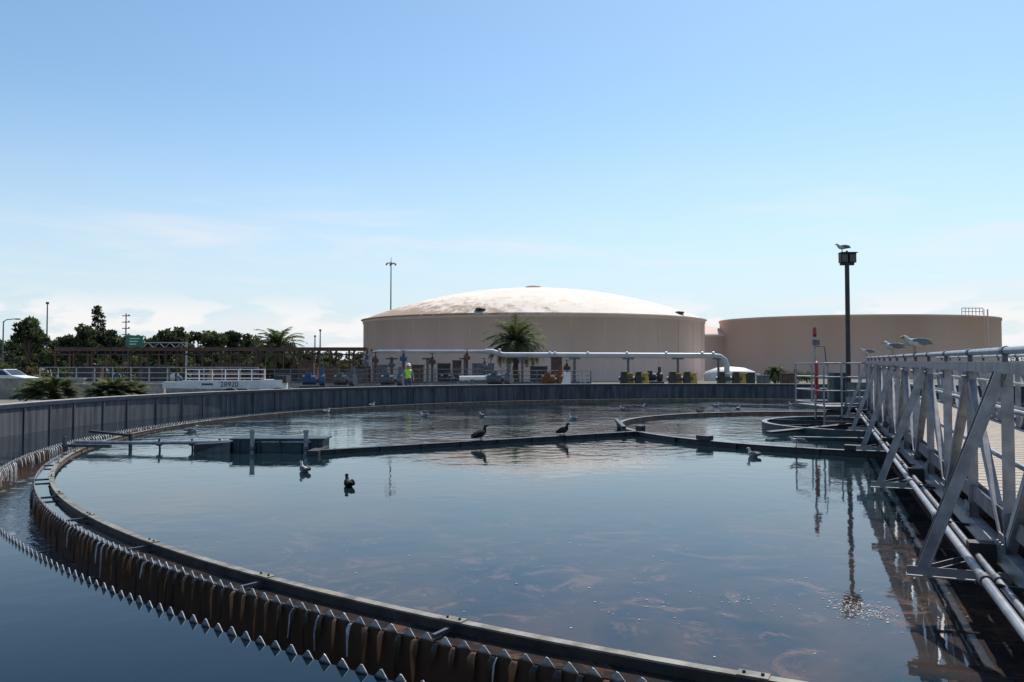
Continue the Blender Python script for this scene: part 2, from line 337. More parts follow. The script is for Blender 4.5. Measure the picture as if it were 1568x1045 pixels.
FC=(9.75,20.9)
b=MB(); b.ring(FC,6.85,6.93,-.4,.09,'dark',160,ktop='dark',kin='tide'); b.ring(FC,6.82,6.96,.092,.108,'dark',160,ktop='alu_dk')
for i in range(26):
    a=2*math.pi*i/26; b.box((FC[0]+6.96*math.cos(a),FC[1]+6.96*math.sin(a),.04),(.05,.07,.12),'dark',a)
for a in (3.75,4.2,4.26): b.box((FC[0]+6.9*math.cos(a),FC[1]+6.9*math.sin(a),.16),(.18,.32,.09),'dark',a)
b.box((3.12,19.4,.05),(.14,.2,.36),'dark',.5); b.beam((2.75,19.6,.17),(2.95,22.6,.17),.10,.06,'dark')
b.obj('feedwell_baffle')
b=MB(); b.ring((9.7,20.7),2.95,3.08,-.3,.2,'teal',96,ktop='alu_dk'); b.ring((9.7,20.7),1.3,1.45,-.3,.5,'dark',48,ktop='dark')
b.lathe((9.7,20.7),[(0,.9),(.9,.9),(.95,.85),(.95,.3),(1.3,.25),(1.3,-.3)],'alu_dk',32)
for i in range(8):
    a=i*math.pi/4+.2; b.beam((9.7+1.3*math.cos(a),20.7+1.3*math.sin(a),.17),(9.7+3*math.cos(a),20.7+3*math.sin(a),.17),.05,.06,'dark')
b.beam((6.1,19.0,.10),(9.4,20.1,.3),.25,.05,'dark')
b.beam((6.4,18.2,.04),(10.5,17.3,.04),.2,.07,'teal')
b.obj('centre_column')

b=MB()
x0,x1,y0,y1=7.9,9.3,20.2,22.2
b.box(((x0+x1)/2,(y0+y1)/2,.62),(x1-x0,y1-y0,.07),'alu_dk')
for z in (.06,.18,.3,.42): b.beam((x0,y0-.45+z*.8,z),(x1,y0-.45+z*.8,z),.26,.03,'alu')
for x in (x0,8.35,8.8,x1):
    b.beam((x,y0,-.3),(x,y0,1.75),.045,.045,'alu'); b.beam((x,y1,.6),(x,y1,1.75),.045,.045,'alu')
for z in (1.75,1.4,1.05,.72):
    for y in (y0,y1): b.tube([(x0,y,z),(x1,y,z)],.02,'alu',6)
    b.tube([(x0,y0,z),(x0,y1,z)],.02,'alu',6)
b.box((9.15,21.0,.95),(.5,.6,.62),'alu_dk'); b.box((8.95,21.9,1.1),(.35,.35,.8),'teal')
b.obj('access_platform')
b=MB(); bx=ex(1248,21)
b.tube([(bx,21,.3),(bx,21,2.45)],.03,'alu',8); b.tube([(bx,21,2.45),(bx,21,2.52)],.05,'dark',8)
b.tube([(bx,21,2.52),(bx,21,2.62),(bx,21,2.7)],[.055,.055,.03],'red',10)
b.box((bx+.02,20.97,2.3),(.16,.1,.14),'alu_dk'); b.tube([(bx,20.9,2.2),(bx+.22,20.9,2.18),(bx+.26,20.9,1.7)],.012,'black',6)
pts=[]
for i in range(25):
    a=2*math.pi*i/24; pts.append((bx+.07*math.cos(a),20.9+.16*math.cos(a),1.5+.28*math.sin(a)))
b.tube(pts,.04,'red',8,False); b.beam((bx,20.95,1.2),(bx,20.95,1.85),.04,.14,'alu')
b.box((bx,20.88,1.05),(.1,.1,.24),'red')
b.obj('life_ring_post')
b=MB(); lx=ex(1299,21.2)
b.tube([(lx,21.2,.6),(lx,21.2,4.45)],[.065,.058],'black',10); b.box((lx,21.2,.66),(.3,.3,.04),'dark')
b.box((lx,21.2,4.4),(.36,.08,.06),'black')
for sx in (-.11,.11): 
    b.box((lx+sx,21.17,4.56),(.19,.17,.25),'black'); b.box((lx+sx,21.08,4.545),(.15,.02,.19),'glass'); b.box((lx+sx,21.13,4.695),(.21,.24,.02),'dark')
b.tube([(lx,21.2,4.45),(lx,21.2,4.76)],.03,'black',8)
b.obj('floodlight_pole')

# ------------------------------------------------------------ skimmer beam, scum box and pipework
b=MB(); P0=Vector((-3.75,15.05,.02)); P1=Vector((3.1,19.45,.03))
b.beam(P0,P1,.10,.12,'dark'); b.beam(P0+Vector((0,0,.066)),P1+Vector((0,0,.066)),.15,.01,'dark')
for i in range(9):
    p=P0.lerp(P1,(i+.5)/9); b.box((p.x,p.y,p.z),(.05,.18,.15),'dark',.577)
b.box((P0.x+.05,P0.y+.25,.02),(.2,.9,.16),'dark')
b.obj('skimmer_beam')
b=MB()
b.box((-4.25,14.85,.12),(1.75,.55,.38),'teal'); b.box((-4.25,14.85,.316),(1.85,.62,.03),'teal')
for x in (-5.0,-4.6,-4.2,-3.8,-3.5): b.box((x,14.56,.12),(.04,.04,.36),'teal')
b.add([(-5.13,14.5,-.2),(-5.13,15.2,-.2),(-5.13,15.2,.26),(-5.13,14.5,.26),(-5.85,14.5,-.2),(-5.85,15.2,-.2),(-5.85,15.2,.22),(-5.85,14.5,.22)],[(0,3,7,4),(1,5,6,2),(3,2,6,7),(4,7,6,5)],'dark')
b.add([(-5.13,14.44,-.1),(-5.13,14.44,.27),(-5.85,14.44,.04),(-5.85,14.44,-.1)],[(0,1,2,3)],'alu_dk')
for x in (-4.72,-3.68):
    b.tube([(x,14.5,-.2),(x,14.5,.50)],.045,'alu',10); b.tube([(x,14.5,.45),(x,14.5,.50)],.06,'alu',10); b.tube([(x,14.5,.10),(x,14.5,.18)],.065,'alu_dk',10)
b.tube([(-8.5,15.2,.2),(-7.2,15.0,.2),(-5.2,14.7,.24),(-4.75,14.6,.28)],.036,'alu',10)
for x in (-6.7,-6.05,-5.5): 
    b.tube([(x,14.98,-.1),(x,14.9,.3)],.022,'alu_dk',8); b.tube([(x-.05,14.93,.2),(x+.05,14.92,.2)],.052,'alu',10)
b.tube([(-4.7,14.6,.26),(-3.6,14.55,.26)],.028,'alu',8)
b.beam((-8.6,15.9,.36),(-7.6,15.6,.3),.07,.05,'dark'); b.beam((-8.5,14.7,.18),(-7.5,14.6,.18),.06,.06,'alu_dk')
b.beam((-8.45,14.7,-.2),(-8.45,14.7,.36),.05,.05,'alu_dk'); b.beam((-7.6,15.6,-.2),(-7.6,15.6,.34),.05,.05,'dark')
b.beam((-8.0,13.4,.05),(-6.7,13.3,.05),.14,.03,'dark')
b.obj('scum_box',(-.3,.95,-.06))

# ------------------------------------------------------------ bridge
SL=.386; nrm=Vector((1,-SL,0)).normalized()
def BP(d, off, z): 
    return Vector((1.2+SL*d, d, z+.008*(d-4.7)))+nrm*off
D0,D1=-2.2,20.4
b=MB()
for off in (0,1.6):
    b.beam(BP(D0,off,1.65),BP(D1,off,1.65),.07,.075,'alu')
    b.beam(BP(D0,off+.0,.42),BP(D1,off+.0,.42),.08,.11,'alu')
    b.beam(BP(D0,off,.66),BP(D1,off,.66),.02,.12,'alu_dk')
    b.tube([BP(D0,off,1.76),BP(D1,off,1.76)],.025,'alu',10)
    s_=1 if off==0 else -1
    for z in (1.02,1.36): b.tube([BP(D0,off+.07*s_,z),BP(D1,off+.07*s_,z)],.019,'alu',8)
    d=D0+.15; i=0
    while d<D1-.5:
        b.angle(BP(d,off,.46),BP(d,off,1.62),.07,'alu'); b.tube([BP(d,off,1.68),BP(d,off,1.76)],.018,'alu_dk',6)
        b.tube([BP(d-.04,off,1.76),BP(d+.04,off,1.76)],.032,'alu_dk',8)
        e=min(d+1.2,D1)
        if i%2==0: b.angle(BP(d+.04,off,.5),BP(e-.04,off,1.58),.062,'alu')
        else: b.angle(BP(d+.04,off,1.58),BP(e-.04,off,.5),.062,'alu')
        for zz,hh in ((.52,.12),(1.57,.08)):
            b.beam(BP(d-.1,off-.036*s_,zz),BP(d+.1,off-.036*s_,zz),.01,hh,'alu_dk')
            for dx in (-.07,.0,.07):
                p=BP(d+dx,off-.041*s_,zz); b.tube([p,p-nrm*.014*s_],.011,'alu',6)
        d+=1.2; i+=1
d=D0
while d<D1:
    b.beam(BP(d+.09,.06,.70),BP(d+.09,1.54,.70),.172,.035,'deck'); d+=.18
d=D0+.15
while d<D1:
    b.beam(BP(d,0,.56),BP(d,1.6,.56),.06,.11,'alu_dk'); 
    d+=1.2
for d in (1.5,5.15,8.8,12.4,16.0,19.6):
    for s_,off in ((-1,0),(1,1.6)):
        b.angle(BP(d-.05,off+.04*s_,1.62),BP(d-.05,off+.52*s_,.30),.07,'alu'); b.angle(BP(d+.02,off+.04*s_,1.62),BP(d+.02,off+.52*s_,.30),.05,'alu_dk',-1)
        b.angle(BP(d-.05,off,.32),BP(d-.05,off+.6*s_,.32),.065,'alu')
        b.angle(BP(d+.3,off,.42),BP(d-.0,off+.5*s_,.32),.045,'alu_dk')
    b.box(tuple(BP(d+.2,-.12,.42)),(.16,.12,.12),'dark',-.37)
b.obj('access_bridge')
b=MB()
b.tube([BP(D0,-.27,.47),BP(D1,-.27,.47)],.026,'alu',10); b.tube([BP(D0,-.15,.40),BP(D1,-.15,.40)],.022,'alu',10)
d=-1.
while d<20: 
    b.tube([BP(d-.04,-.27,.47),BP(d+.04,-.27,.47)],.037,'alu_dk',10); b.tube([BP(d+.25,-.15,.4),BP(d+.33,-.15,.4)],.032,'alu_dk',10)
    b.beam(BP(d+.1,-.3,.43),BP(d+.1,0,.40),.03,.02,'dark'); d+=1.8
b.obj('conduit_pipe')
b=MB()
b.beam(BP(1,.2,.16),BP(19.5,.2,.16),.09,.1,'rust'); b.beam(BP(1,1.4,.16),BP(19.5,1.4,.16),.09,.1,'rust')  # rusty beams added under the deck for their orange reflection in the water
for i in range(16): b.beam(BP(1.2+i*1.2,.2,.15),BP(1.8+i*1.2,1.4,.15),.05,.05,'rust')
b.obj('under_deck_beams')

# ------------------------------------------------------------ storage tanks
def tank(u, D, a, bb, ztop, km, domez=None):
    b=MB(); c=(ex(u,D),D); b2=bb/a
    prof=[(a,GZ),(a,ztop-.35),(a+.12,ztop-.34),(a+.12,ztop)]
    b.lathe((0,0),prof,km,128,1,b2)
    if domez:
        b.lathe((0,0),[(a+.12,ztop),(a+.32,ztop+.02),(a+.32,ztop+.14),(a-.1,ztop+.16)],'dome',128,1,b2)
        pr=[]; n=16; rise=domez-ztop-.16; 
        Rr=(a*a+rise*rise)/(2*rise)
        for i in range(n+1):
            r=(a-.1)*(1-i/n); pr.append((max(r,.001), ztop+.16+math.sqrt(Rr*Rr-r*r)-(Rr-rise)))
        b.lathe((0,0),pr,'dome',128,1,b2)
        b.lathe((0,0),[(.95,domez-.1),(.95,domez+.18),(1.1,domez+.2),(.6,domez+.36),(.01,domez+.38)],'dome',24)
    else:
        b.lathe((0,0),[(a+.12,ztop),(a-.25,ztop),(a-.25,ztop-.2),(.01,ztop+.1)],km,128,1,b2)
    return b,c
b,c=tank(817,101.,21.4,15.,7.35,'pink',11.6)
for t in (-1.88,-.60):
    x=20.4*math.cos(t); y=20.4*.7*math.sin(t); b.lathe((x,y),[(.4,7.6),(.4,7.85),(.62,7.9),(.5,8.1),(.01,8.2)],'dark',16)
for (x,y,z) in ((-12,-4,9.9),(6,-6,10.3)): b.box((x,y,z-.2),(.3,.3,.7),'dome')
for i in range(36):
    a=2*math.pi*i/36; b.box((21.42*math.cos(a),15.02*math.sin(a),3.6),(.03,.06,6.6),'pink',a)
b.obj('storage_tank',(c[0],c[1],0))
b,c=tank(1311,126.,21.2,15.,9.0,'pink2')
for i in range(7): b.tube([(9.5+i*.5,-13,9),(9.5+i*.5,-13,10)],.04,'dark',5)
b.tube([(9.5,-13,10),(12.5,-13,10)],.05,'dark',5); b.tube([(9.5,-13,9.5),(12.5,-13,9.5)],.04,'dark',5)
b.tube([(12.8,-13.6,0),(12.8,-13.6,9.8)],.09,'pink',6); b.tube([(12.3,-13.6,0),(12.3,-13.6,9.8)],.05,'pink',6)
b.obj('storage_tank',(c[0],c[1],0))
b=MB(); b.lathe((0,0),[(5.4,GZ),(5.4,6.3),(5.6,6.35),(5.6,6.6),(5.0,6.9),(.01,8.6)],'pink',64); b.lathe((0,0),[(5.45,3.2),(5.5,3.25),(5.45,3.3)],'pink2',64); b.obj('water_tank',(ex(1082,130),130,0))
b=MB(); b.lathe((0,0),[(3.0,GZ),(3.0,.7),(2.8,1.1),(1.6,1.55),(.01,1.7)],'white',40,1,.8); b.box((2.4,-1.8,.5),(.8,.5,.9),'white'); b.obj('low_domed_tank',(ex(1118,92),92,0))

# ------------------------------------------------------------ overhead pipe
b=MB(); d=58; zc=al(544,d)
xs=[ex(u,d) for u in (568,760,1095,1113)]
b.tube([(xs[0]-.1,d+.2,GZ),(xs[0]-.1,d+.2,zc-.1),(xs[0]+.1,d+.2,zc+.15),(xs[0]+.5,d+.2,zc+.25),(xs[1],d+.2,zc+.25)],.13,'pipe',12)
b.tube([(xs[1]-.8,d,zc+.25),(xs[1]-.3,d,zc+.25),(xs[1]+.5,d,zc),(xs[2]-.2,d,zc-.05),(xs[2]+.35,d,zc-.12),(xs[2]+.7,d,zc-.35),(xs[3],d,zc-.8),(xs[3],d,GZ)],.2,'pipe',14)
for u in (765,842,850,900,960,1020,1075,1092): x=ex(u,d); b.tube([(x-.06,d,zc if u>790 else zc+.2),(x+.06,d,zc if u>790 else zc+.2)],.27,'pipe',14)
for u in (600,655,712,800,880,962,1038,1100):
    x=ex(u,d); b.beam((x,d,GZ),(x,d,zc-.2),.16,.16,'alu_dk'); b.box((x,d,zc-.27),(.8,.3,.1),'brown' if u<750 else 'alu_dk'); b.box((x,d,GZ+.1),(.5,.5,.2),'concrete')
b.obj('overhead_pipe')
for u0 in (955,1029,1104):
    b=MB(); d=52
    for k_,(u,w,kk) in enumerate(((u0,.36,'black'),(u0+22,.34,'black'),(u0+9,.5,'yellow' if u0!=1104 else 'white'),(u0+34,.4,'yellow'))):
        x=ex(u,d); zt=al(571 if kk=='black' else 573,d)
        dd=d-.3 if kk=='black' else d+.2
        b.add([(x-w*.8,dd,GZ),(x+w*.8,dd,GZ),(x+w*.8,dd+.5,GZ),(x-w*.8,dd+.5,GZ),(x-w*.45,dd,zt),(x+w*.45,dd,zt),(x+w*.45,dd+.5,zt),(x-w*.45,dd+.5,zt)],[(0,1,5,4),(1,2,6,5),(2,3,7,6),(3,0,4,7),(4,5,6,7)],kk)
        b.box((x,dd-.02,zt+.03),(w*1.1,.56,.06),kk)
    b.tube([(ex(u0-8,d),d,al(580,d)),(ex(u0+32,d),d,al(580,d))],.12,'alu_dk',10)
    b.obj('blower_unit')

# ------------------------------------------------------------ canopy walkway, railings and equipment on the left
b=MB(); d=58
xa,xb=ex(96,d),ex(566,d); zt=al(535,d)
b.box(((xa+xb)/2,d,zt+.05),(xb-xa,2.2,.12),'brown'); b.box(((xa+xb)/2,d-1.1,zt-.06),(xb-xa,.08,.2),'brown')
n=17
for i in range(n+1):
    x=xa+(xb-xa)*i/n
    for y in (d-.9,d+.9): b.beam((x,y,GZ),(x,y,zt),.11,.11,'brown')
    if i%3==1: b.box((x+.9,d,.9),(1.1,.9,1.6),'brown'); b.box((x+.9,d-.46,1.2),(.8,.03,.6),'alu_dk')
    if i<n: b.beam((x,d-.9,zt-.5),(x+.5,d-.9,zt-.12),.06,.06,'brown')
b.tube([(xa,d-.7,zt-.4),(xb,d-.7,zt-.4)],.06,'alu_dk',6)
b.obj('covered_walkway')
def railing(name,p,q,zb,zt_,n,k='alu',nr=3,r=.028):
    b=MB(); p=Vector(p);q=Vector(q)
    for i in range(n+1):
        s=p.lerp(q,i/n); b.beam((s.x,s.y,zb),(s.x,s.y,zt_),.05,.05,k)
    for j in range(nr):
        z=zt_-(zt_-zb)*j/nr; b.tube([(p.x,p.y,z),(q.x,q.y,z)],r,k,6)
    b.beam((p.x,p.y,zb+.06),(q.x,q.y,zb+.06),.04,.12,k)
    return b.obj(name)
b=MB(); b.box(((ex(60,48)+ex(905,48))/2,48.6,.35),(ex(905,48)-ex(60,48),1.2,.62),'concrete'); b.obj('concrete_walkway')
railing('walkway_railing',(ex(60,48),48.1,0),(ex(395,48),48.1,0),.66,al(563,48),12)
railing('walkway_railing',(ex(395,48),48.1,0),(ex(740,48),48.1,0),.66,al(566,48),14,'alu_dk')
railing('walkway_railing',(ex(740,48),48.1,0),(ex(905,48),48.1,0),.66,al(568,48),6,'alu_dk')
b=MB()
b.box((ex(15,40),40,.55),(7.5,.25,1.0),'concrete'); b.box((ex(15,40),40,1.07),(7.6,.33,.06),'wall_top'); b.obj('retaining_wall')
b=MB(); b.box((ex(175,36),36,.45),(4.6,.22,.8),'concrete'); b.box((ex(175,36),36,.87),(4.7,.3,.05),'wall_top'); b.obj('retaining_wall')

b=MB(); d=33; xa=ex(262,d); xb=ex(420,d); zl,zh=.76,1.10
b.box(((xa+xb)/2+.2,d,(zl+zh)/2),(xb-xa-.6,.3,zh-zl),'white'); b.box(((xa+xb)/2-1.6,d,(zl+zh)/2-.02),(1.6,.36,.26),'white')
b.add([(xa,d-.14,.9),(xa,d+.14,.9),(xa,d+.14,1.0),(xa,d-.14,1.0),(xa+.6,d-.15,zl),(xa+.6,d+.15,zl),(xa+.6,d+.15,zh),(xa+.6,d-.15,zh)],[(0,3,2,1),(0,4,7,3),(1,2,6,5),(3,7,6,2),(0,1,5,4)],'white')
b.box((xb,d,.88),(.9,.9,.5),'white'); b.box((xb+.35,d,1.15),(.5,.7,.3),'dark'); b.box((xb-.6,d+.3,.45),(2.4,1.1,.35),'dark')
for x in (xb-1.6,xb+.3):
    for y in (d-.5,d+.9): b.tube([(x,y-.14,.42),(x,y+.14,.42)],.38,'rubber',18); b.tube([(x,y-.15,.42),(x,y+.15,.42)],.18,'white',12)
for x in [xa+.5+.55*i for i in range(7)]: b.beam((x,d+.3,1.0),(x,d+.3,1.55),.03,.03,'white')
for z in (1.55,1.35,1.18): b.tube([(xa+.5,d+.3,z),(xa+3.8,d+.3,z)],.018,'white',6)
b.beam((xa+1.,d-.158,.94),(xa+1.8,d-.158,.94),.01,.08,'blue')
bo=b.obj('boom_lift')
fc=bpy.data.curves.new('marking','FONT'); fc.body='28920'; fc.size=.3; fc.extrude=.002
fo=bpy.data.objects.new('marking',fc); scene.collection.objects.link(fo); fo.location=(xa+2.1,d-.16,.84); fo.rotation_euler=(rad(90),0,0); fc.materials.append(M['black']); fo.parent=bo

def car(name,x,y,rz,kb):
    b=MB(); prof=[(-2.2,.35),(-2.2,.8),(-2.05,.95),(-1.5,1.0),(-.8,1.42),(.6,1.45),(1.25,1.02),(2.05,.88),(2.25,.65),(2.25,.35)]
    n=len(prof); vs=[]
    for w in (-.85,.85):
        for (px_,pz) in prof: vs.append((px_, w*(.82 if pz>1.1 else 1), pz))
    fs=[tuple(range(n)),tuple(range(2*n-1,n-1,-1))]+[(i,n+i,n+(i+1)%n,(i+1)%n) for i in range(n)]
    b.add(vs,fs,kb)
    for w in (-1,1):
        b.add([(-1.25,w*.84,1.04),(-.75,w*.735,1.36),(.55,w*.735,1.38),(1.05,w*.84,1.06)],[(0,1,2,3)],'glass')
        b.box((-.05,w*.80,1.2),(.06,.06,.36),kb)
    b.add([(.66,-.66,1.42),(.66,.66,1.42),(1.22,.78,1.05),(1.22,-.78,1.05)],[(0,1,2,3)],'glass')
    for px_ in (-1.4,1.4):
        for w in (-.78,.78): b.tube([(px_,w-.11,.33),(px_,w+.11,.33)],.33,'rubber',16); b.tube([(px_,w-.12,.33),(px_,w+.12,.33)],.19,'alu',12)
    b.box((2.24,0,.5),(.06,1.5,.14),'dark'); b.box((-2.22,0,.55),(.06,1.5,.14),'dark')
    return b.obj(name,(x,y,GZ),rz)
car('parked_car',ex(2,54),54,0,'white'); car('parked_car',ex(150,75),75,.2,'blue'); car('parked_car',ex(300,80),80,0,'white')

def valve(u,d,kk,hh):
    b=MB(); x=ex(u,d); b.tube([(x,d,GZ),(x,d,hh)],.09,'brown',8); b.tube([(x-.22,d,hh-.3),(x+.22,d,hh-.3)],.16,kk,10); b.tube([(x,d,hh-.5),(x,d,hh-.1)],.13,kk,10)
    b.tube([(x,d,hh),(x,d,hh+.22)],.035,'dark',6)
    pts=[(x+.2*math.cos(i*math.pi/6),d+.2*math.sin(i*math.pi/6),hh+.22) for i in range(13)]; b.tube(pts,.02,kk,6,False)
    b.beam((x-.2,d,hh+.22),(x+.2,d,hh+.22),.02,.02,kk); b.tube([(x-.5,d,GZ+.3),(x+.5,d,GZ+.3)],.13,'brown',10)
    b.obj('gate_valve')
for u,h_,kk in ((600,2.1,'alu_dk'),(618,2.5,'blue'),(662,2.3,'brown'),(715,2.6,'rust'),(742,2.0,'alu_dk'),(868,1.9,'brown'),(560,2.2,'alu_dk'),(575,2.4,'brown')): valve(u,51+rnd.random()*4,kk,h_)
def pump(u,d,kk,s=1.):
    b=MB(); b.box((0,0,.12),(1.5,.7,.16),'dark'); b.tube([(-.6,0,.55),(.15,0,.55)],.27,kk,14); b.tube([(.15,0,.55),(.35,0,.55)],.12,'alu_dk',10)
    b.tube([(.35,0,.55),(.65,0,.55)],.34,kk,14); b.tube([(.5,0,.85),(.5,0,1.3)],.12,kk,10); b.box((-.25,0,.9),(.3,.25,.2),kk)
    for i in range(6): b.tube([(-.55+i*.11,0,.55),(-.53+i*.11,0,.55)],.3,kk,14)
    b.obj('pump',(ex(u,d),d,GZ+.3),rnd.uniform(-.3,.3),s)
pump(845,46,'rust'); pump(480,46,'blue'); pump(528,46,'alu_dk'); pump(690,50,'dark'); pump(765,46,'alu_dk',1.1); pump(1000,60,'dark'); pump(600,46,'alu_dk')
def cabinet(u,d,w,h,kk):
    b=MB(); b.box((0,0,h/2+.1),(w,.5,h),kk); b.box((0,-.02,h+.13),(w+.08,.6,.05),kk); b.box((-w*.24,-.262,h/2+.1),(w*.42,.02,h*.86),kk); b.box((w*.24,-.262,h/2+.1),(w*.42,.02,h*.86),kk)
    b.box((0,-.28,h/2+.1),(.03,.02,.16),'dark'); b.box((0,0,.05),(w+.1,.55,.1),'concrete'); b.obj('electrical_cabinet',(ex(u,d),d,GZ))
for u,w,h,kk in ((440,1.6,1.3,'dark'),(470,1.0,1.9,'brown'),(505,1.2,1.5,'brown'),(545,1.4,1.2,'alu_dk'),(583,1.,1.6,'alu_dk'),(740,1.5,1.7,'alu_dk'),(680,.9,1.7,'dark'),(700,.6,1.9,'brown'),(825,1.2,1.5,'dark'),(852,.7,2.1,'brown'),(640,.8,1.6,'brown'),(240,1.6,1.5,'dark'),(350,1.8,1.7,'brown'),(130,1.2,1.4,'dark'),(1145,.8,1.1,'dark'),(1168,.7,.9,'alu_dk'),(1205,.9,1.,'brown')): cabinet(u,52+rnd.random()*5,w,h,kk)
b=MB(); b.tube([(ex(700,44),46,1.0),(ex(742,44),46,1.02)],.13,'white',12); b.tube([(ex(742,44),46,1.02),(ex(744,44),46,1.02)],.17,'alu',12); b.box((ex(720,44),46,.5),(.2,.2,.85),'alu_dk'); b.obj('discharge_pipe')
for u in (866,893):
    b=MB(); d=45; x=ex(u,d); z=al(569,d)
    for s_ in (-1,1): b.beam((x-.05,d+s_*.0,z),(x-.25 if s_<0 else x+.3,d,GZ),.05,.05,'alu' if u==893 else 'white')
    if u==866: b.add([(x-.28,d-.1,al(590,d)),(x+.28,d-.1,al(590,d)),(x+.28,d-.08,al(570,d)),(x-.0,d-.08,al(570,d))],[(0,1,2,3)],'white')
    for i in range(5): zz=GZ+.25+i*.25; w=.28*(1-(zz/z)); b.beam((x-w,d,zz),(x+w,d,zz),.05,.03,'alu')
    b.obj('step_ladder')

def mast(name,u,d,vt,kind):
    b=MB(); z=al(vt,d); r=.09*d/100+.03; b.tube([(0,0,GZ),(0,0,z)],[r,r*.55],'alu_dk',8); b.box((0,0,GZ+.2),(.5,.5,.3),'concrete')
    if kind=='flood':
        pts=[(.7*math.cos(i*math.pi/6),.7*math.sin(i*math.pi/6),z-.3) for i in range(13)]; b.tube(pts,.04,'alu_dk',6,False)
        for i in range(4): a=i*math.pi/2+.3; b.box((.7*math.cos(a),.7*math.sin(a),z-.5),(.25,.22,.25),'alu_dk',a); b.beam((0,0,z-.3),(.7*math.cos(a),.7*math.sin(a),z-.3),.05,.05,'alu_dk')
        b.tube([(0,0,z),(0,0,z+.6)],.04,'dark',5)
    elif kind=='street':
        b.tube([(0,0,z-.1),(.3,0,z+.15),(1.3,0,z+.25)],.05,'alu_dk',6); b.ell((1.5,0,z+.22),(.4,.15,.08),'alu_dk')
    elif kind=='util':
        for i in range(4): b.box((0,0,z-.3-i*.75),(.9,.12,.1),'dark'); b.ell((.35,0,z-.2-i*.75),(.08,.08,.1),'alu')
    elif kind=='plain': b.box((0,0,z-.1),(.25,.25,.25),'dark')
    b.obj(name,(ex(u,d),d,0))
mast('light_mast',598,125,400,'flood'); mast('utility_pole',71,95,463,'plain'); mast('utility_pole',192,95,480,'util'); mast('street_lamp',4,85,492,'street')
mast('street_lamp',490,110,505,'plain'); mast('utility_pole',482,120,514,'plain'); mast('utility_pole',1218,75,566,'plain')
b=MB(); d=86; b.box((ex(206,d),d,al(523,d)),(1.75,.08,1.2),'green_sign'); b.box((ex(206,d),d-.05,al(523,d)),(1.6,.02,1.05),'green_sign')
for k_ in range(3): b.box((ex(206,d)-.1*k_,d-.065,al(523,d)+.3-.3*k_),(1.1-.2*k_,.01,.09),'white')
for z in (525,533): b.tube([(ex(196,d),d+.2,al(z,d)),(ex(284,d),d+.2,al(z,d))],.07,'alu',6)
for i in range(10):
    u=200+8.4*i; b.beam((ex(u,d),d+.2,al(525 if i%2 else 533,d)),(ex(u+8.4,d),d+.2,al(533 if i%2 else 525,d)),.05,.05,'alu')
for u in (196,284): b.tube([(ex(u,d),d+.2,GZ),(ex(u,d),d+.2,al(524,d))],.14,'alu',8)
b.obj('highway_sign')

# ------------------------------------------------------------ vegetation
def rvec():
    while True:
        v=Vector((rnd.uniform(-1,1),rnd.uniform(-1,1),rnd.uniform(-1,1)))
        if .01<v.length<1: return v
def clump(b,c,r,n,size,ks):
    for _ in range(n):
        v=rvec(); v=v.normalized()*(v.length**.5); p=Vector((c[0]+v.x*r[0],c[1]+v.y*r[1],c[2]+v.z*r[2]))
        t=rvec().normalized(); w=rvec().cross(t).normalized(); s=size*rnd.uniform(.6,1.3)
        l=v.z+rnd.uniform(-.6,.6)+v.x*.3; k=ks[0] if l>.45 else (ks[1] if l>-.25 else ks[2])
        b.add([p-t*s,p+w*s*.5,p+t*s,p-w*s*.5],[(0,1,2,3)],k)
def tree(b,x,y,h,w,dens=1.,ks=('leaf_a','leaf_b','leaf_c'),bare=.35):
    tr=.05*h; lean=rnd.uniform(-.1,.1)*h; top=Vector((x+lean,y,GZ+h*.6))
    b.tube([(x,y,GZ),(x+lean*.4,y,GZ+h*.3),top],[tr*.6,tr*.45,tr*.25],'bark',7)
    nc=int(12*dens)
    for i in range(nc):
        a=rnd.uniform(0,2*math.pi); rr=w*.5*math.sqrt(rnd.random()); zz=GZ+h*rnd.uniform(bare+.1,.92); 
        f=1-.6*max(0,(zz-GZ)/h-.6)/.4
        c=(x+lean+rr*math.cos(a)*f,y+rr*math.sin(a)*.7,zz)
        b.tube([(x+lean*.5,y,GZ+h*.35),((x+lean+c[0])/2,(y+c[1])/2,(zz+GZ+h*.4)/2),c],[tr*.25,tr*.15,tr*.05],'bark',5,False)
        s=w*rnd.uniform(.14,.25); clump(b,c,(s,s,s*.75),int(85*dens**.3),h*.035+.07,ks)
b=MB()
prof=[(0,524),(30,522),(75,514),(105,514),(125,506),(165,508),(200,518),(235,516),(262,507),(290,512),(320,510),(345,512),(372,516),(395,518),(440,531),(470,535),(520,541),(560,542)]
def ptop(u):
    for (a,va),(c_,vc) in zip(prof,prof[1:]):
        if a<=u<=c_: return va+(vc-va)*(u-a)/(c_-a)
    return 540
MIX=[('leaf_a','leaf_b','leaf_c')]*5+[('leaf_o','leaf_b','leaf_c'),('leaf_b','leaf_c','leaf_c'),('leaf_b','leaf_c','leaf_c')]
u=-60
while u<575:
    d=rnd.uniform(105,135); v=ptop(max(u,0))-rnd.uniform(-5,5); h=al(v,d)-GZ; w=rnd.uniform(3,5)
    tree(b,ex(u,d),d,h,w,1.,bare=.1, ks=rnd.choice(MIX)); u+=rnd.uniform(8,14)
u=-40
while u<570:
    d=rnd.uniform(88,100); h=rnd.uniform(2.2,4.0) if u<460 else rnd.uniform(1.6,2.4); tree(b,ex(u,d),d,h,rnd.uniform(2.6,4),.8,bare=.0,ks=rnd.choice(MIX)); u+=rnd.uniform(16,30)
u=-40
while u<570:
    d=rnd.uniform(66,76); h=rnd.uniform(.9,1.7); tree(b,ex(u,d),d,h,rnd.uniform(2,3),.6,bare=.0,ks=rnd.choice(MIX)); u+=rnd.uniform(28,60)
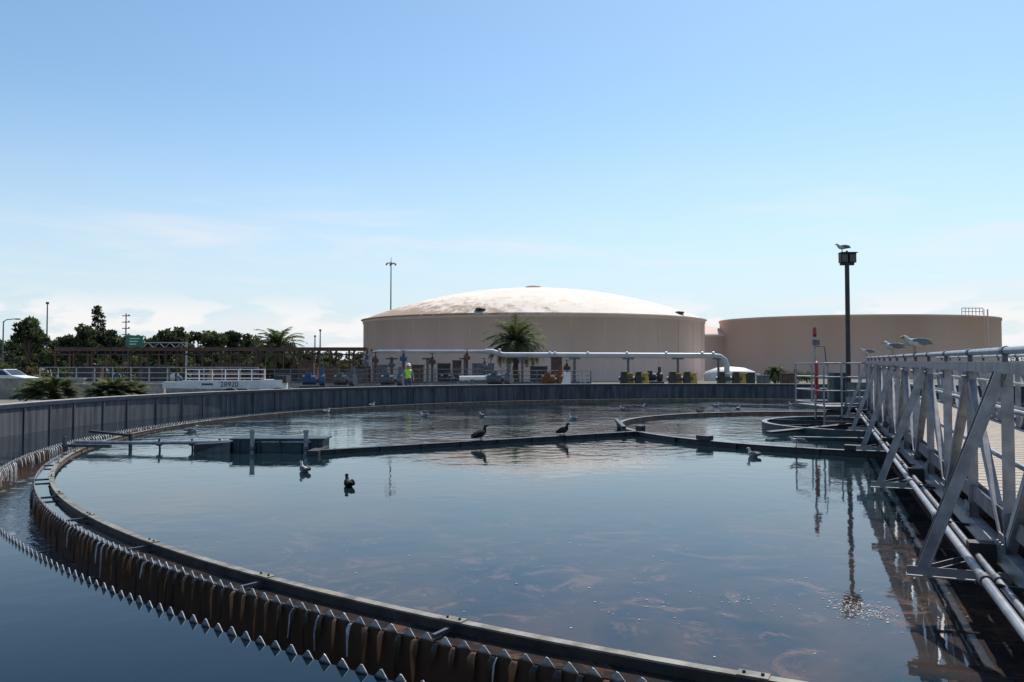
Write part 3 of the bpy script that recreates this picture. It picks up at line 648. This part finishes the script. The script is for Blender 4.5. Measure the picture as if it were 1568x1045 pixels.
for i in range(50):
    u=rnd.uniform(-400,-60); d=rnd.uniform(90,140); tree(b,ex(u,d),d,rnd.uniform(4,7),5,.5,bare=.1)
for i in range(20):
    u=rnd.uniform(1540,2100); d=rnd.uniform(130,160); tree(b,ex(u,d),d,rnd.uniform(3,6),6,.6,bare=.1)
b.obj('tree_row')
b=MB(); tree(b,0,0,al(485,90)-GZ,3.4,1.6,bare=.55); b.obj('broadleaf_tree',(ex(45,90),90,0))
b=MB()
d=112; h=al(468,d)-GZ; b.tube([(0,0,GZ),(0,0,h)],[.2,.04],'bark',7)
for i in range(26):
    z=h*(.35+.63*i/25); r=1.7*(1-.75*i/25); 
    for j in range(4):
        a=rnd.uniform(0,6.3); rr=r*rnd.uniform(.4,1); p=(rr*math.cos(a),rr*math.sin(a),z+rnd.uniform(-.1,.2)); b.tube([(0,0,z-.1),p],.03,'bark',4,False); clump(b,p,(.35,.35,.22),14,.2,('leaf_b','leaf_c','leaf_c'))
b.obj('pine_tree',(ex(149,d),d,0))
for (u,d,v,w,ks) in ((352,95,506,2.4,('leaf_b','leaf_c','leaf_c')),(436,72,541,2.6,('leaf_o','leaf_o','leaf_b')),(375,98,508,2.6,('leaf_b','leaf_c','leaf_c')),(262,92,503,4.2,('leaf_b','leaf_b','leaf_c')),(126,92,499,3.8,('leaf_b','leaf_b','leaf_c')),(315,92,509,4.0,('leaf_a','leaf_b','leaf_c')),(165,95,504,3.6,('leaf_b','leaf_c','leaf_c'))):
    b=MB(); tree(b,0,0,al(v,d),w,1.5,ks,.35); b.obj('broadleaf_tree',(ex(u,d),d,0))
def palm(name,x,y,zc,R_,nf=46,tr=.22,trunk=True,droop=1.,wl=.16,up=0.):
    b=MB()
    if trunk:
        pts=[];rs=[];n=12
        for i in range(n+1): pts.append((0.04*math.sin(i),0,GZ+(zc-GZ)*i/n)); rs.append(tr*(1.15 if i%2 else .95)*(1.25 if i>n-3 else 1))
        b.tube(pts,rs,'bark',10)
        b.ell((0,0,zc-.1),(tr*2,tr*2,tr*2.2),'bark')
        for _ in range(60):
            a=rnd.uniform(0,6.3); z=zc-rnd.uniform(0,.6); b.beam((tr*math.cos(a),tr*math.sin(a),z),(tr*2*math.cos(a),tr*2*math.sin(a),z+.2),.05,.03,'palm_d')
    for f in range(nf):
        a=f*2.39996+rnd.uniform(-.2,.2); e=rad(85-(110-up)*((f+.5)/nf)**.8+rnd.uniform(-6,6)); L_=R_*rnd.uniform(.9,1.12); k='palm_a' if f<nf*.5 else ('palm_b' if f<nf*.92 else 'palm_d')
        if rnd.random()<.3: k='palm_b' if k=='palm_a' else 'palm_a'
        p=Vector((0,0,zc)); pts=[p.copy()]; seg=11; hd=Vector((math.cos(a),math.sin(a),0)); ee=e
        for s_ in range(seg):
            p=p+(hd*math.cos(ee)+Vector((0,0,1))*math.sin(ee))*(L_/seg); pts.append(p.copy()); ee-=rad(droop*(4+s_*1.3))
        b.tube(pts,[.03*R_*.4*(1-i/(seg+2)) for i in range(seg+1)],k,4,False)
        side=hd.cross(Vector((0,0,1)))
        for i in range(2,seg*2+1):
            q=i/2; i0=min(int(q),seg-1); pp=pts[i0].lerp(pts[i0+1],q-i0); t=(pts[i0+1]-pts[i0]).normalized(); fr=i/(seg*2); ll=R_*.24*(math.sin(math.pi*min(1,fr*.9+.1))**.6)+.02
            for sg in (-1,1):
                dirv=(side*sg*.8+t*.75+Vector((0,0,rnd.uniform(-.25,.3)))).normalized(); wv=t*wl*R_*.12
                tip=pp+dirv*ll-Vector((0,0,ll*.2)); b.add([pp-wv,pp+wv,tip],[(0,1,2)],k)
    return b.obj(name,(x,y,0))
palm('palm_tree',ex(790,62),62,al(525,62),2.75,66,.22,wl=.22,droop=.75)
palm('palm_tree',ex(425,72),72,al(532,72),2.7,60,.25,wl=.24,droop=.75)
palm('palm_tree',ex(1186,76),76,al(571,76),1.3,60,.12,wl=.4,droop=1.2)
palm('palmetto_shrub',ex(82,28),28,.45,1.15,70,.1,False,.7,.4,50); palm('palmetto_shrub',ex(58,29),29,.45,.95,56,.1,False,.7,.4,50)
palm('palmetto_shrub',ex(172,30),30,.45,1.05,66,.1,False,.7,.4,50); palm('palmetto_shrub',ex(200,31),31,.45,.9,56,.1,False,.7,.4,50)
for u,d,w in ((20,70,2.4),(1235,80,1.4),(1213,84,1.2),(1228,90,1.2),(440,70,1.5)):
    b=MB()
    for i in range(9): clump(b,(rnd.uniform(-w/2,w/2),rnd.uniform(-.4,.4),GZ+rnd.uniform(.2,.9)),(.45,.45,.35),50,.11,('leaf_a','leaf_b','leaf_c'))
    b.tube([(0,0,GZ),(0,0,.6)],.05,'bark',5); b.obj('shrub',(ex(u,d),d,0))

# ------------------------------------------------------------ birds
def bird(name,x,y,z,rz,kind,s=1.):
    b=MB()
    if kind=='stand_dark':
        st=[(-.22,.045,.01,.007,'f_dark'),(-.17,.07,.038,.022,'f_dark'),(-.11,.105,.072,.058,'f_brown'),(-.035,.14,.095,.083,'f_brown'),(.035,.17,.09,.080,'f_brown'),(.08,.205,.058,.058,'f_brown'),(.095,.24,.032,.034,'f_dark'),(.098,.272,.026,.027,'f_dark'),(.11,.298,.034,.033,'f_dark'),(.14,.308,.030,.027,'f_dark'),(.165,.304,.015,.012,'f_dark'),(.205,.295,.010,.006,'f_dark')]; wing='f_dark'
    elif kind=='gull_stand':
        st=[(-.25,.13,.012,.006,'f_dark'),(-.17,.14,.03,.02,'f_grey'),(-.08,.145,.055,.045,'f_grey'),(.0,.145,.065,.058,'f_white'),(.07,.155,.055,.055,'f_white'),(.11,.185,.035,.04,'f_white'),(.13,.215,.03,.033,'f_white'),(.155,.228,.03,.028,'f_white'),(.18,.224,.014,.013,'beak'),(.22,.214,.004,.005,'beak')]; wing='f_grey'
    else:
        wt='f_white' if kind=='gull_swim' else 'f_brown'; wing='f_grey' if kind=='gull_swim' else 'f_dark'
        st=[(-.24,.09,.01,.006,wing),(-.17,.075,.04,.03,wing),(-.08,.05,.07,.055,wt),(.02,.045,.078,.062,wt),(.09,.055,.062,.055,wt),(.12,.095,.036,.04,wt),(.13,.14,.026,.028,wt),(.145,.175,.032,.032,wt),(.175,.175,.022,.02,wt),(.195,.17,.012,.009,'beak'),(.235,.162,.005,.004,'beak')]
    n=10; prev=None
    for i,(sx,sz,rw,rh,k) in enumerate(st):
        i0=max(i-1,0); i1=min(i+1,len(st)-1); t=Vector((st[i1][0]-st[i0][0],0,st[i1][1]-st[i0][1])).normalized(); nn=Vector((-t.z,0,t.x)); sd_=Vector((0,1,0))
        rg=[Vector((sx,0,sz))+nn*math.sin(2*math.pi*j/n)*rh+sd_*math.cos(2*math.pi*j/n)*rw for j in range(n)]
        if prev: b.add(prev+rg,[(j,(j+1)%n,n+(j+1)%n,n+j) for j in range(n)],k,True)
        prev=rg
    if kind=='stand_dark': wc=(-.07,.135); tilt=.45; wr=.07
    elif kind=='gull_stand': wc=(-.07,.165); tilt=.05; wr=.042
    else: wc=(-.07,.075); tilt=.05; wr=.055
    for sg in (-1,1):
        b.ell((wc[0],sg*wr,wc[1]),(.14,.024,.05),wing,10,6,Matrix.Rotation(-tilt,3,'Y'))
    if kind in('stand_dark','gull_stand'):
        kl='f_dark' if kind=='stand_dark' else 'beak'
        for sg in (-1,1):
            b.tube([(0,sg*.03,.14),(.012,sg*.03,.06),(.0,sg*.03,.005)],.007,kl,5)
            for an in (-.5,0,.5): b.beam((0,sg*.03,.005),(.045*math.cos(an),sg*.03+.045*math.sin(an),.005),.008,.006,kl)
    b.obj(name,(x,y,z),rz,s)
def onbeam(t): p=P0.lerp(P1,t); return p.x,p.y,.091
p=onbeam(.45); bird('duck',p[0],p[1],p[2],.5,'stand_dark',1.02); p=onbeam(.72); bird('duck',p[0],p[1],p[2],-.6,'stand_dark',.9)
def railbird(u,s,rz):
    d=1.2/((u-784)/1220-SL); p=BP(d,0,1.786); bird('seagull',p.x,p.y,p.z,rz,'gull_stand',s)
railbird(1402,.9,math.pi-.1); railbird(1368,.92,2.2); railbird(1327,.9,2.9)
bird('seagull',lx-.14,21.15,4.705,math.pi,'gull_stand',.95)
for (u,v,k,rz) in ((295,661,'gull_swim',.6),(535,744,'duck_swim',2.0),(467,722,'gull_swim',2.2),(501,632,'gull_swim',1.),(650,638,'gull_swim',3),(737,638,'gull_swim',2),(877,643,'gull_swim',2.6),(1152,699,'gull_swim',2.0),(1097,623,'gull_swim',.5),(982,624,'gull_swim',0),(1130,627,'gull_swim',1),(1212,621,'gull_swim',3),(952,628,'gull_swim',2),(1070,634,'duck_swim',2),(570,622,'gull_swim',1)):
    d=H*1220/(v-562); bird('duck' if k=='duck_swim' else 'seagull',ex(u,d),d,.0,rz,k,.82)
a=4.05; bird('seagull',FC[0]+6.9*math.cos(a),FC[1]+6.9*math.sin(a),.112,2.9,'gull_stand',.8)

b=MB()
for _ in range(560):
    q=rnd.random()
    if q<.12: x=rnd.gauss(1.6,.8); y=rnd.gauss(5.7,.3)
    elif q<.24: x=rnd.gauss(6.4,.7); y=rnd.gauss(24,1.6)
    elif q<.72: x=rnd.gauss(2.38,.09); y=rnd.gauss(5.5,.14)  # dense pale flecks painted in as the sun glint on the water
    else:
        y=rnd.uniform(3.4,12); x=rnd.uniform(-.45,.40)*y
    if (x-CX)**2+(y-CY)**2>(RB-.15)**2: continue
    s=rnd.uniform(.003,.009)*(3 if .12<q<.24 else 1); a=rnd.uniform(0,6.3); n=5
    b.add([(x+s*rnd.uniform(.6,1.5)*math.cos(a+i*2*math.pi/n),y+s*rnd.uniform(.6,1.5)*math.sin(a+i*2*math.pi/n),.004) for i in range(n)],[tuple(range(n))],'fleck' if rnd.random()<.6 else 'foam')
b.obj('debris_and_glint')

# ------------------------------------------------------------ worker
def worker(x,y,z,rz):
    J={'pel':((0,0,.95),.14),'wai':((0,0,1.1),.135),'che':((0,0,1.32),.165),'nec':((0,-.01,1.48),.06),'hd0':((0,-.02,1.58),.085),'hd1':((0,-.02,1.70),.09),
       'shl':((-.19,0,1.42),.065),'ell':((-.27,-.02,1.15),.047),'wrl':((-.22,-.22,1.02),.035),'hal':((-.2,-.29,1.0),.035),
       'shr':((.19,0,1.42),.065),'elr':((.28,.0,1.14),.047),'wrr':((.28,-.1,.9),.035),'har':((.27,-.13,.82),.035),
       'hil':((-.1,0,.88),.1),'knl':((-.12,-.03,.5),.07),'anl':((-.13,.02,.1),.05),'tol':((-.14,-.14,.05),.045),
       'hir':((.1,0,.88),.1),'knr':((.12,-.02,.5),.07),'anr':((.13,.03,.1),.05),'tor':((.15,-.13,.05),.045)}
    ks=list(J); E=[('pel','wai'),('wai','che'),('che','nec'),('nec','hd0'),('hd0','hd1'),('che','shl'),('shl','ell'),('ell','wrl'),('wrl','hal'),('che','shr'),('shr','elr'),('elr','wrr'),('wrr','har'),('pel','hil'),('hil','knl'),('knl','anl'),('anl','tol'),('pel','hir'),('hir','knr'),('knr','anr'),('anr','tor')]
    me=bpy.data.meshes.new('worker'); me.from_pydata([J[k][0] for k in ks],[(ks.index(a),ks.index(b_)) for a,b_ in E],[])
    o=bpy.data.objects.new('worker',me); scene.collection.objects.link(o)
    o.modifiers.new('skin','SKIN')
    for i,k in enumerate(ks): me.skin_vertices[0].data[i].radius=(J[k][1],J[k][1]*(.75 if k in('wai','che','pel') else 1)); me.skin_vertices[0].data[i].use_root=(k=='pel')
    o.modifiers.new('sub','SUBSURF').levels=1
    dg=bpy.context.evaluated_depsgraph_get(); m2=bpy.data.meshes.new_from_object(o.evaluated_get(dg)); o.modifiers.clear(); o.data=m2
    for k in ('skin','hivis','jeans','shirt','black','white'): m2.materials.append(M[k])
    for p in m2.polygons:
        c=p.center; p.use_smooth=True
        if c.z>1.66: i=5
        elif c.z>1.49: i=0
        elif abs(c.x)<.2 and c.z>.98: i=1
        elif c.z>.98 and abs(c.x)>=.2 and c.z>1.1: i=3
        elif abs(c.x)>.19 and c.z>.75: i=0
        elif c.z<.12: i=4
        else: i=2
        p.material_index=i
    o.location=(x,y,z); o.rotation_euler=(0,0,rz)
    b=MB(); b.lathe((0,-.02),[(.16,1.68),(.125,1.69),(.12,1.76),(.07,1.81),(.001,1.82)],'white',16); hb=b.obj('hard_hat'); hb.parent=o
worker(ex(625,43.5),43.5,GZ,.4)
